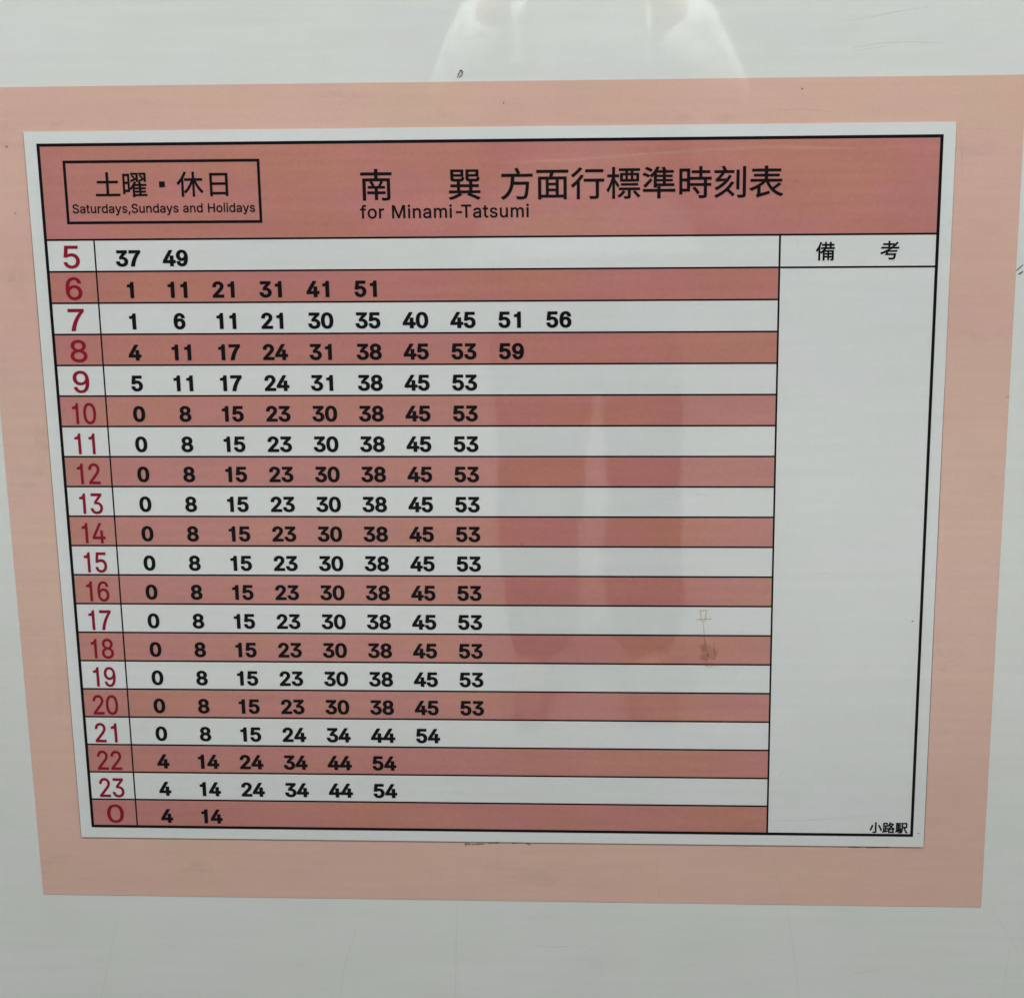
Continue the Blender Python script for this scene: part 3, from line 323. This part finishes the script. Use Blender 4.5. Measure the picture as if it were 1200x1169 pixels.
# ------------------------------------------------------------------ timetable
AH = 0.83037
YP = -0.0012                                        # front of the paper
tt = bpy.data.objects.new('timetable', None); COL.objects.link(tt)
tag(tt, 'red and white striped railway timetable poster pasted on the salmon sheet', 'timetable')
tt.empty_display_size = 0.05
paper = slab('paper', -0.0138, -0.0130, 1.0130, 0.8440, -0.00032, YP, M['paper'], tt)
YB, YL, YX = YP - 0.00012, YP - 0.00024, YP - 0.00036   # bands, lines, lettering
TB = 0.0034; TL = 0.0021
R0, RP = 0.1076, 0.03606                            # first row's top, row pitch
CS, CR = 0.0572, 0.8262                             # column rules
link('border', quads_mesh('border', frame_rects(0, 0, 1, AH, TB), YL), M['black'], tt)
head = rect('header_band', TB, TB, 1 - TB, R0, YB, M['pink'], tt)
g = [(TB, R0 - TL / 2, 1 - TB, R0 + TL / 2)]
for i in range(1, 20):
    g.append((TB, R0 + RP * i - TL * .45, CR - TL / 2, R0 + RP * i + TL * .45))
g.append((CR + TL / 2, R0 + RP * 1.005 - TL / 2, 1 - TB, R0 + RP * 1.005 + TL / 2))
vs_ = []
for i in range(20):
    a = R0 + RP * i + (TL / 2 if i == 0 else TL * .45); b = R0 + RP * (i + 1) - TL * .45 if i < 19 else AH - TB
    vs_.append((CS - TL * .42, a, CS + TL * .42, b))
g += vs_ + [(CR - TL / 2, R0 + TL / 2, CR + TL / 2, AH - TB)]
link('grid_lines', quads_mesh('grid_lines', g, YL), M['black'], tt)

# header lettering
CH = 0.0372
for ch, uc in (('南', .3797), ('巽', .4780)):
    link('place_name', outline_mesh('place_name', [cjk(ch, uc, .0489, CH, 1.05)], YX, 0.00026), M['black'], head)
big = [(ch, .5362 + k * (.8100 - .5362) / 7, .0492) for k, ch in enumerate('方面行標準時刻表')]
link('title_text', outline_mesh('title_text', [cjk(c, u, v, CH, 1.05) for c, u, v in big], YX, 0.00026), M['black'], head)
link('destination_text', outline_mesh('destination_text', word('I', 'for Minami-Tatsumi', .3608, .5487, .0858, .0140, 'M', 22), YX, 0.00022), M['black'], head)
cbox = link('category_box', quads_mesh('category_box', frame_rects(.0280, .0190, .2502, .0900, .0031), YL), M['black'], tt)
day = [('土', .0772, .0462), ('曜', .1078, .0462), ('・', .1390, .0462), ('休', .1706, .0462), ('日', .2030, .0462)]
link('day_text', outline_mesh('day_text', [cjk(c, u, v, .0300, 1.02) for c, u, v in day], YX, 0.00022), M['black'], cbox)
link('translation_text', outline_mesh('translation_text', word('I', 'Saturdays,Sundays and Holidays', .0356, .2424, .0775, .0098, 'S', 6), YX, 0.00016), M['black'], cbox)

# rows
ROWS = [('5', '37 49'), ('6', '1 11 21 31 41 51'), ('7', '1 6 11 21 30 35 40 45 51 56'), ('8', '4 11 17 24 31 38 45 53 59'),
        ('9', '5 11 17 24 31 38 45 53')] + [(str(h), '0 8 15 23 30 38 45 53') for h in range(10, 21)] + \
       [('21', '0 8 15 24 34 44 54'), ('22', '4 14 24 34 44 54'), ('23', '4 14 24 34 44 54'), ('0', '4 14')]
DH = 0.0185; DWN = 0.0147; FB = (0.00088, 0.00062)                            # minute figures: height, advance
def figs(text, uc, vb, h, adv, narrow=1.0):
    """figures set on equal advances, centred on uc"""
    out = []
    n = len(text)
    for i, ch in enumerate(text):
        k = 'I' + ch; b = bbox(k)
        sv = h * 1000 / bbox('I5')[3]
        su = sv * narrow
        mid = (b[0] + b[2]) / 2 if ch != '1' else (b[0] + b[2]) / 2
        out.append((k, uc + (i - (n - 1) / 2) * adv - mid * su / 1000, vb, su, sv))
    return out
NMIN = 0; REST = []                                 # a hundred figures one by one, the rest of the small print below as one part
for i, (hh, mm) in enumerate(ROWS):
    v0 = R0 + RP * i; v1 = v0 + RP
    a = v0 + (TL / 2 if i == 0 else TL * .45) ; b = v1 - TL * .45 if i < 19 else AH - TB
    odd = i % 2 == 1
    row = link('timetable_row', quads_mesh('timetable_row', [(TB, a, CR - TL / 2, b)], YB), M['pink'] if odd else M['paper'], tt)
    row['label'] = '%s row for hour %s' % ('pink' if odd else 'white', hh)
    if len(hh) == 1:
        it = figs(hh, .0299 + (.0012 if hh == '0' else 0), v0 + .0318 - (.0012 if hh == '0' else 0), .0250 if hh != '0' else .0232, 0, 1.09 if hh != '0' else 1.22)
        bold = (0.00040, 0.00026)
    else:
        it = figs(hh, .0288, v0 + .0328, .0243, .0166, .83); bold = (0.00032, 0.00024)
    link('hour_number', outline_mesh('hour_number', it, YX, bold), M['red'], row)
    for k, t in enumerate(mm.split()):
        it = figs(t, .0951 + .05400 * k, v0 + .0297, DH - .00165, DWN, 1.01)
        if NMIN < 100:
            link('minute_number', outline_mesh('minute_number', it, YX, FB), M['black'], row); NMIN += 1
        else:
            REST += it
tag(link('minute_number', outline_mesh('minute_number', REST, YX, FB), M['black'], tt), kind='stuff')

rem = rect('remarks_column', CR + TL / 2, R0 + TL / 2, 1 - TB, AH - TB, YB, M['paper'], tt)
for ch, uc, vc in (('備', .8765, .1262), ('考', .9470, .1256)):
    link('heading_character', outline_mesh('heading_character', [cjk(ch, uc, vc, .0220)], YX, 0.00024), M['black'], rem)
link('station_name', outline_mesh('station_name', [cjk('小', .9553, .8189, .0148, 1.02), cjk('路', .9706, .8189, .0148, 1.02), cjk('駅', .9860, .8189, .0148, 1.02)], YX, 0.00028), M['black'], rem)

# ------------------------------------------------------------------ scratches, grime, lint and painted edge shadow, each lying on its own sheet
def ribbon(name, lines, width, y, mat, parent, seed=0, join=False):
    """thin uneven strokes, each its own mesh unless they cross; lines in sheet coordinates"""
    if len(lines) > 1 and not join:
        for k, ln in enumerate(lines): ribbon(name, [ln], width, y, mat, parent, seed + 100 * k)
        return
    rnd = random.Random(seed); bm = bmesh.new()
    for ln in lines:
        fine = []
        for (a, b), (c, d) in zip(ln[:-1], ln[1:]):
            for k in range(4): fine.append((a + (c - a) * k / 4, b + (d - b) * k / 4))
        fine.append(ln[-1]); prev = None; n = len(fine)
        for i, (a, b) in enumerate(fine):
            c, d = fine[min(i + 1, n - 1)]; e, f = fine[max(i - 1, 0)]
            tx, ty = c - e, d - f; l = math.hypot(tx, ty) or 1e-6
            w = width * (.35 + .65 * math.sin(math.pi * (i + .6) / (n + .2)) ** .5) * rnd.uniform(.6, 1.25) / 2
            p = bm.verts.new(P3(a - ty / l * w, b + tx / l * w, y)); q = bm.verts.new(P3(a + ty / l * w, b - tx / l * w, y))
            if prev: bm.faces.new((prev[0], prev[1], q, p))
            prev = (p, q)
    me = bpy.data.meshes.new(name); bm.to_mesh(me); bm.free()
    return link(name, me, mat, parent)
def blot(name, spots, y, mat, parent, seed=0):
    """ragged flat stains: (u, v, half width, half height)"""
    if len(spots) > 1:
        for k, sp in enumerate(spots): blot(name, [sp], y - 0.000004 * k, mat, parent, seed + 100 * k)
        return
    rnd = random.Random(seed); bm = bmesh.new()
    for (u, v, a, b) in spots:
        n = 22; ph = rnd.uniform(0, 6)
        ring = []
        for k in range(n):
            t = 2 * math.pi * k / n; r = 1 + .25 * math.sin(3 * t + ph) + rnd.uniform(-.25, .25)
            ring.append(bm.verts.new(P3(u + a * r * math.cos(t), v + b * r * math.sin(t), y)))
        bm.faces.new(ring)
    me = bpy.data.meshes.new(name); bm.to_mesh(me); bm.free()
    return link(name, me, mat, parent)
def spots_at(pts, sizes): return [(u, v, a, b) for (u, v), (a, b) in zip(pts, sizes)]

YW, YS = -0.00008, -0.00040
fib = ribbon('lint_fibre', [[(0.4726, -0.0663), (0.4746, -0.0709), (0.4766, -0.0745), (0.4784, -0.0726), (0.4774, -0.0690), (0.4745, -0.0663)]], .0011, -0.0006, M['lint'], None, 3)
tag(fib, 'tiny dark curled fibre stuck on the wall just above the salmon sheet', 'lint')
ribbon('crease', [[(0.8857, -0.1195), (0.9172, -0.1244), (0.9486, -0.1301), (0.9782, -0.1341)], [(0.9002, -0.0926), (0.9273, -0.0967), (0.9589, -0.0981), (0.9979, -0.0958)], [(0.9003, -0.0890), (0.9364, -0.0939)]], .0012, YW, M['faint'], wall, 4)
ribbon('scratch', [[(0.5433, 0.9836), (0.5686, 0.9855), (0.6108, 0.9824)], [(0.9352, 1.0153), (0.9662, 1.0101)]], .0011, YW, M['faint'], wall, 5)
ribbon('scratch', [[(0.0215, 0.9628), (0.0080, 1.0141), (-0.0067, 1.0660)], [(0.3233, 0.9614), (0.3062, 1.0148), (0.2980, 1.0602)], [(0.4482, 0.9303), (0.4442, 1.0575)], [(0.8521, 0.9264), (0.8593, 0.9701), (0.8695, 1.0494)], [(1.0938, 0.9204), (1.1136, 0.9486), (1.1362, 0.9885)], [(1.1233, 0.9772), (1.1190, 1.0120), (1.1187, 1.0447)]], .0009, YW, M['faint'], wall, 6)
ribbon('scuff', [[(1.0850, 0.1501), (1.0903, 0.1454), (1.0929, 0.1426)], [(1.0880, 0.1539), (1.0933, 0.1502)]], .0014, YW, M['lint'], wall, 7)
blot('speck', spots_at([(0.8466, -0.0501), (0.5226, -0.0383), (-0.0310, 0.0774), (-0.0343, 0.0031), (1.0841, 0.2917)], [(.0012, .0011), (.0008, .0013), (.0012, .0009), (.0015, .0010), (.0009, .0009)]), YS, M['grime'], sheet, 8)
ribbon('scratch', [[(1.0170, 0.6026), (1.0284, 0.5941), (1.0422, 0.5940), (1.0523, 0.6003), (1.0487, 0.6088), (1.0352, 0.6152), (1.0216, 0.6196)], [(1.0185, 0.5920), (1.0308, 0.6046), (1.0470, 0.6130)], [(1.0258, 0.6238), (1.0326, 0.6004), (1.0400, 0.5898)], [(1.0212, 0.6089), (1.0388, 0.6067), (1.0501, 0.5960)], [(1.0165, 0.6153), (1.0336, 0.6216)]], .0007, YS, M['faint'], sheet, 9, True)
ribbon('scratch', [[(0.8150, -0.0268), (0.8471, -0.0283), (0.8794, -0.0252)], [(1.0185, -0.0018), (1.0226, 0.0487)], [(1.0310, -0.0062), (1.0494, -0.0042)], [(1.0434, 0.0600), (1.0662, 0.0574)], [(0.6942, 0.8636), (0.6965, 0.9150)], [(0.8331, 0.8561), (0.8477, 0.9150)]], .0008, YS, M['faint'], sheet, 10)
ribbon('edge_grime', [[(0.4606, 0.8469), (0.4679, 0.8485)], [(0.4690, 0.8482), (0.4846, 0.8471)], [(0.4888, 0.8461), (0.5024, 0.8453)], [(0.5180, 0.8458), (0.5305, 0.8438)], [(0.5347, 0.8453), (0.5409, 0.8481)], [(0.4606, 0.8474), (0.4616, 0.8508)]], .0022, YS, M['grime'], sheet, 11)
ribbon('edge_grime', [[(0.9237, 0.8453), (0.9401, 0.8462)], [(0.9441, 0.8461), (0.9726, 0.8452)]], .0016, YS, M['grime'], sheet, 12)
ribbon('edge_shadow', [[(-.0142, -.012), (-.0144, .2), (-.0141, .5), (-.0143, .843)]], .0012, YS, M['edge_line'], sheet, 30)  # dark ribbons painting the thin shadow line along the paper's edges
ribbon('edge_shadow', [[(1.0134, .28), (1.0136, .5), (1.0134, .7), (1.0136, .842)]], .0009, YS, M['edge_line'], sheet, 31)
ribbon('edge_shadow', [[(-.012, .8445), (.3, .8446), (.7, .8445), (1.011, .8446)]], .0007, YS, M['edge_line'], sheet, 32)
soil = plain('hand_soil', (.22, .17, .14), .9, .1, .5, 160, .022)
blot('smudge', spots_at([(-0.0304, 0.0032), (-0.0338, 0.1549), (-0.0459, 0.1470), (-0.0238, 0.3451), (-0.0233, 0.6422), (1.0547, 0.1029)], [(.014, .005), (.010, .026), (.008, .008), (.007, .030), (.010, .040), (.016, .006)]), YS, soil, sheet, 40)
YM = YX - 0.00010
ribbon('hair', [[(0.4968, 0.1263), (0.5015, 0.1321), (0.5071, 0.1379), (0.5090, 0.1427)]], .0007, YM, M['faint'], tt, 14)
ribbon('scratch', [[(0.4364, 0.0953), (0.4441, 0.0935), (0.4429, 0.1002), (0.4380, 0.1077)]], .0008, YM, M['lightline'], tt, 15)
ribbon('pale_scratch', [[(0.5309, 0.0256), (0.5874, 0.0242), (0.6624, 0.0194), (0.7369, 0.0146), (0.8111, 0.0116), (0.9082, 0.0144)]], .0040, YM, M['lightline'], tt, 16)
ribbon('tape_residue', [[(0.7425, 0.5461), (0.7504, 0.5450)], [(0.7425, 0.5450), (0.7446, 0.5577)], [(0.7504, 0.5450), (0.7486, 0.5576)], [(0.7436, 0.5577), (0.7486, 0.5587)], [(0.7466, 0.5598), (0.7489, 0.5852), (0.7531, 0.6022), (0.7611, 0.6064)], [(0.7589, 0.5851), (0.7611, 0.6021), (0.7591, 0.6064)], [(0.7376, 0.5566), (0.7565, 0.5555)]], .0011, YM, M['brown'], tt, 17, True)
blot('brown_smear', spots_at([(0.7530, 0.5979), (0.7470, 0.5905), (0.7572, 0.6128), (0.7491, 0.6054)], [(.0090, .0100), (.0040, .0050), (.0110, .0030), (.0050, .0080)]), YM, plain('smear', (.36, .20, .10), .9, .1, .3, 90, .15), tt, 18)
ribbon('scratch', [[(0.8321, 0.8111), (0.8678, 0.8107), (0.9134, 0.8068), (0.9639, 0.8006)], [(0.8380, 0.7500), (0.8401, 0.7533), (0.8449, 0.7444)], [(0.8699, 0.4985), (0.8915, 0.4995)]], .0010, YM, M['faint'], tt, 19)
ribbon('scratch', [[(0.7361, 0.4043), (0.7508, 0.4063)], [(0.6873, 0.4166), (0.7215, 0.4053)], [(0.6941, 0.4094), (0.7234, 0.4002)], [(0.8440, 0.1107), (0.8471, 0.1221)], [(0.9483, 0.0314), (0.9506, 0.0434)]], .0006, YM, M['faint'], tt, 20)
blot('speck', spots_at([(0.9886, 0.5574), (0.4126, 0.5915), (0.8435, 0.0489), (0.5359, 0.4653), (1.0063, 0.8257)], [(.0013, .0009), (.0011, .0010), (.0009, .0006), (.0007, .0010), (.0014, .0008)]), YM, M['grime'], tt, 21)


# ------------------------------------------------------------------ the photographer mirrored in the glossy surface
def skin_mesh(name, pts, edges, mat, root=0, parent=None, sub=2):
    """pts: (x, y, z, rx[, ry]); grows one continuous tapered surface along the edges"""
    me = bpy.data.meshes.new(name); me.from_pydata([p[:3] for p in pts], edges, [])
    o = bpy.data.objects.new(name, me); COL.objects.link(o)
    o.modifiers.new('skin', 'SKIN').use_smooth_shade = True
    sv = me.skin_vertices[0].data
    for i, p in enumerate(pts):
        sv[i].radius = (p[3], p[4] if len(p) > 4 else p[3]); sv[i].use_root = (i == root)
    s = o.modifiers.new('sub', 'SUBSURF'); s.levels = s.render_levels = sub
    dg = bpy.context.evaluated_depsgraph_get(); dg.update()
    m2 = bpy.data.meshes.new_from_object(o.evaluated_get(dg))
    bpy.data.objects.remove(o); bpy.data.meshes.remove(me)
    m2.name = name; m2.materials.clear()
    for f in m2.polygons: f.use_smooth = True
    return link(name, m2, mat, parent)

PX, PY = 0.045, -1.97
def at(x, y, z): return (PX + x, PY + y, z)
pts = []; ed = []
def chain(lst, start=None):
    prev = start
    for (x, y, z, *r) in lst:
        pts.append((*at(x, y, z), *r)); i = len(pts) - 1
        if prev is not None: ed.append((prev, i))
        prev = i
    return prev
# body: pelvis root, spine, neck, head; legs; arms bent to hold the phone
chain([(0, 0, .86, .125, .095)])
chest = chain([(0, 0, 1.02, .115, .085), (0, -.01, 1.20, .135, .095), (0, -.01, 1.34, .10, .07)], 0)
neck = chain([(0, 0, 1.44, .052), (0, .015, 1.52, .065), (0, .03, 1.60, .078), (0, .03, 1.67, .06)], chest)
for s in (-1, 1):
    chain([(s * .09, 0, .76, .085), (s * .105, .01, .45, .060), (s * .105, -.01, .12, .042), (s * .11, .01, .05, .038), (s * .115, .12, .03, .030)], 0)
    chain([(s * .155, -.01, 1.33, .060), (s * .205, .12, 1.165, .046), (s * .165, .26, 1.29, .036), (s * .125, .335, 1.36, .030), (s * .105, .345, 1.395, .026)], chest)
body = skin_mesh('person', pts, ed, M['skin'])
tag(body, 'standing person in grey vest, white sleeves and dark trousers, holding up a phone', 'person')
# fingers closed round the phone: five per hand, grown into one mesh with knuckle bends
def hand(s):
    p = []; e = []
    for k in range(4):
        z = 1.385 + .018 * k; ln = (.036, .042, .040, .032)[k]; b = len(p)
        p += [(*at(s * .108, .350, z - .004), .0085), (*at(s * .094, .343, z), .0080), (*at(s * .080, .341, z + .002), .0072), (*at(s * .080 - s * ln * .35, .352, z + .003), .0062)]
        e += [(b, b + 1), (b + 1, b + 2), (b + 2, b + 3)]
    b = len(p)
    p += [(*at(s * .110, .340, 1.375), .0105), (*at(s * .092, .326, 1.392), .0092), (*at(s * .072, .322, 1.408), .0075)]
    e += [(b, b + 1), (b + 1, b + 2)]
    out = []
    bmx = bmesh.new()
    groups = [range(4 * k, 4 * k + 4) for k in range(4)] + [range(b, b + 3)]
    for gq in groups:
        q = [p[i] for i in gq]
        o = skin_mesh('finger', q, [(i, i + 1) for i in range(len(q) - 1)], M['skin'])
        bmx.from_mesh(o.data); bpy.data.objects.remove(o)
    me = bpy.data.meshes.new('hand'); bmx.to_mesh(me); bmx.free()
    for f in me.polygons: f.use_smooth = True
    return link('hand', me, M['skin'], body)
for s in (-1, 1): hand(s)
# trousers
pts = []; ed = []
chain([(0, 0, .86, .160, .125)])
chain([(0, 0, .96, .150, .115)], 0)
for s in (-1, 1):
    chain([(s * .088, 0, .70, .098, .10), (s * .100, .01, .42, .082, .085), (s * .098, 0, .20, .074, .08), (s * .098, -.01, .085, .066, .07)], 0)
skin_mesh('trousers', pts, ed, M['trousers'], 0, body)
# jacket with wide sleeves
pts = []; ed = []
chain([(0, -.01, 1.06, .200, .135)])
chain([(0, 0, .90, .205, .145), (0, 0, .76, .200, .145)], 0)
up = chain([(0, -.015, 1.22, .190, .125), (0, -.015, 1.35, .135, .085), (0, -.005, 1.42, .075, .065)], 0)
skin_mesh('vest', pts, ed, M['vest'], 0, body)
for s in (-1, 1):
    pts = []; ed = []
    chain([(s * .10, -.015, 1.33, .085), (s * .165, -.01, 1.31, .085), (s * .212, .11, 1.165, .074), (s * .175, .23, 1.26, .062), (s * .140, .300, 1.335, .050)])
    skin_mesh('sleeve', pts, ed, M['jacket'], 0, body)
pts = []; ed = []
chain([(0, .070, 1.39, .060, .030), (0, .085, 1.29, .115, .050), (0, .100, 1.19, .115, .050), (0, .105, 1.13, .07, .04)])
skin_mesh('shirt', pts, ed, M['shirt'], 1, body)
for s in (-1, 1):
    pts = []; ed = []
    chain([(s * .105, -.045, .045, .042, .040), (s * .11, .04, .045, .046, .040), (s * .118, .135, .034, .042, .030), (s * .12, .175, .030, .028, .024)])
    skin_mesh('shoe', pts, ed, M['shoe'], 0, body)
# hair, face
pts = []; ed = []
chain([(0, -.03, 1.60, .082, .085), (0, -.015, 1.665, .080, .085), (0, .005, 1.70, .050, .055)])
skin_mesh('hair', pts, ed, M['hair'], 0, body)
def ball(name, c, r, mat, sc=(1, 1, 1)):
    bm = bmesh.new(); bmesh.ops.create_uvsphere(bm, u_segments=16, v_segments=10, radius=r)
    for v in bm.verts: v.co = Vector((v.co.x * sc[0] + c[0], v.co.y * sc[1] + c[1], v.co.z * sc[2] + c[2]))
    for f in bm.faces: f.smooth = True
    me = bpy.data.meshes.new(name); bm.to_mesh(me); bm.free(); return link(name, me, mat, body)
for s in (-1, 1):
    ball('eye', at(s * .031, .100, 1.60), .011, M['lint'], (1.3, .6, .7))
    ball('ear', at(s * .079, .02, 1.585), .026, M['skin'], (.4, .7, 1.1))
ball('nose', at(0, .112, 1.565), .014, M['skin'], (.8, 1, 1.4))
ball('mouth', at(0, .100, 1.525), .018, M['red'], (1.3, .4, .35))
# phone just behind the lens
bm = bmesh.new(); bmesh.ops.create_cube(bm, size=1)
pc = Vector(at(0.02, .332, 1.412))
for v in bm.verts: v.co = Vector((v.co.x * .155 + pc.x, v.co.y * .008 + pc.y - 0, v.co.z * .074 + pc.z))
bmesh.ops.bevel(bm, geom=list(bm.edges), offset=.0035, segments=3, affect='EDGES')
me = bpy.data.meshes.new('phone'); bm.to_mesh(me); bm.free()
ph = tag(link('phone', me, M['phone']), 'black phone held sideways in both hands', 'phone')
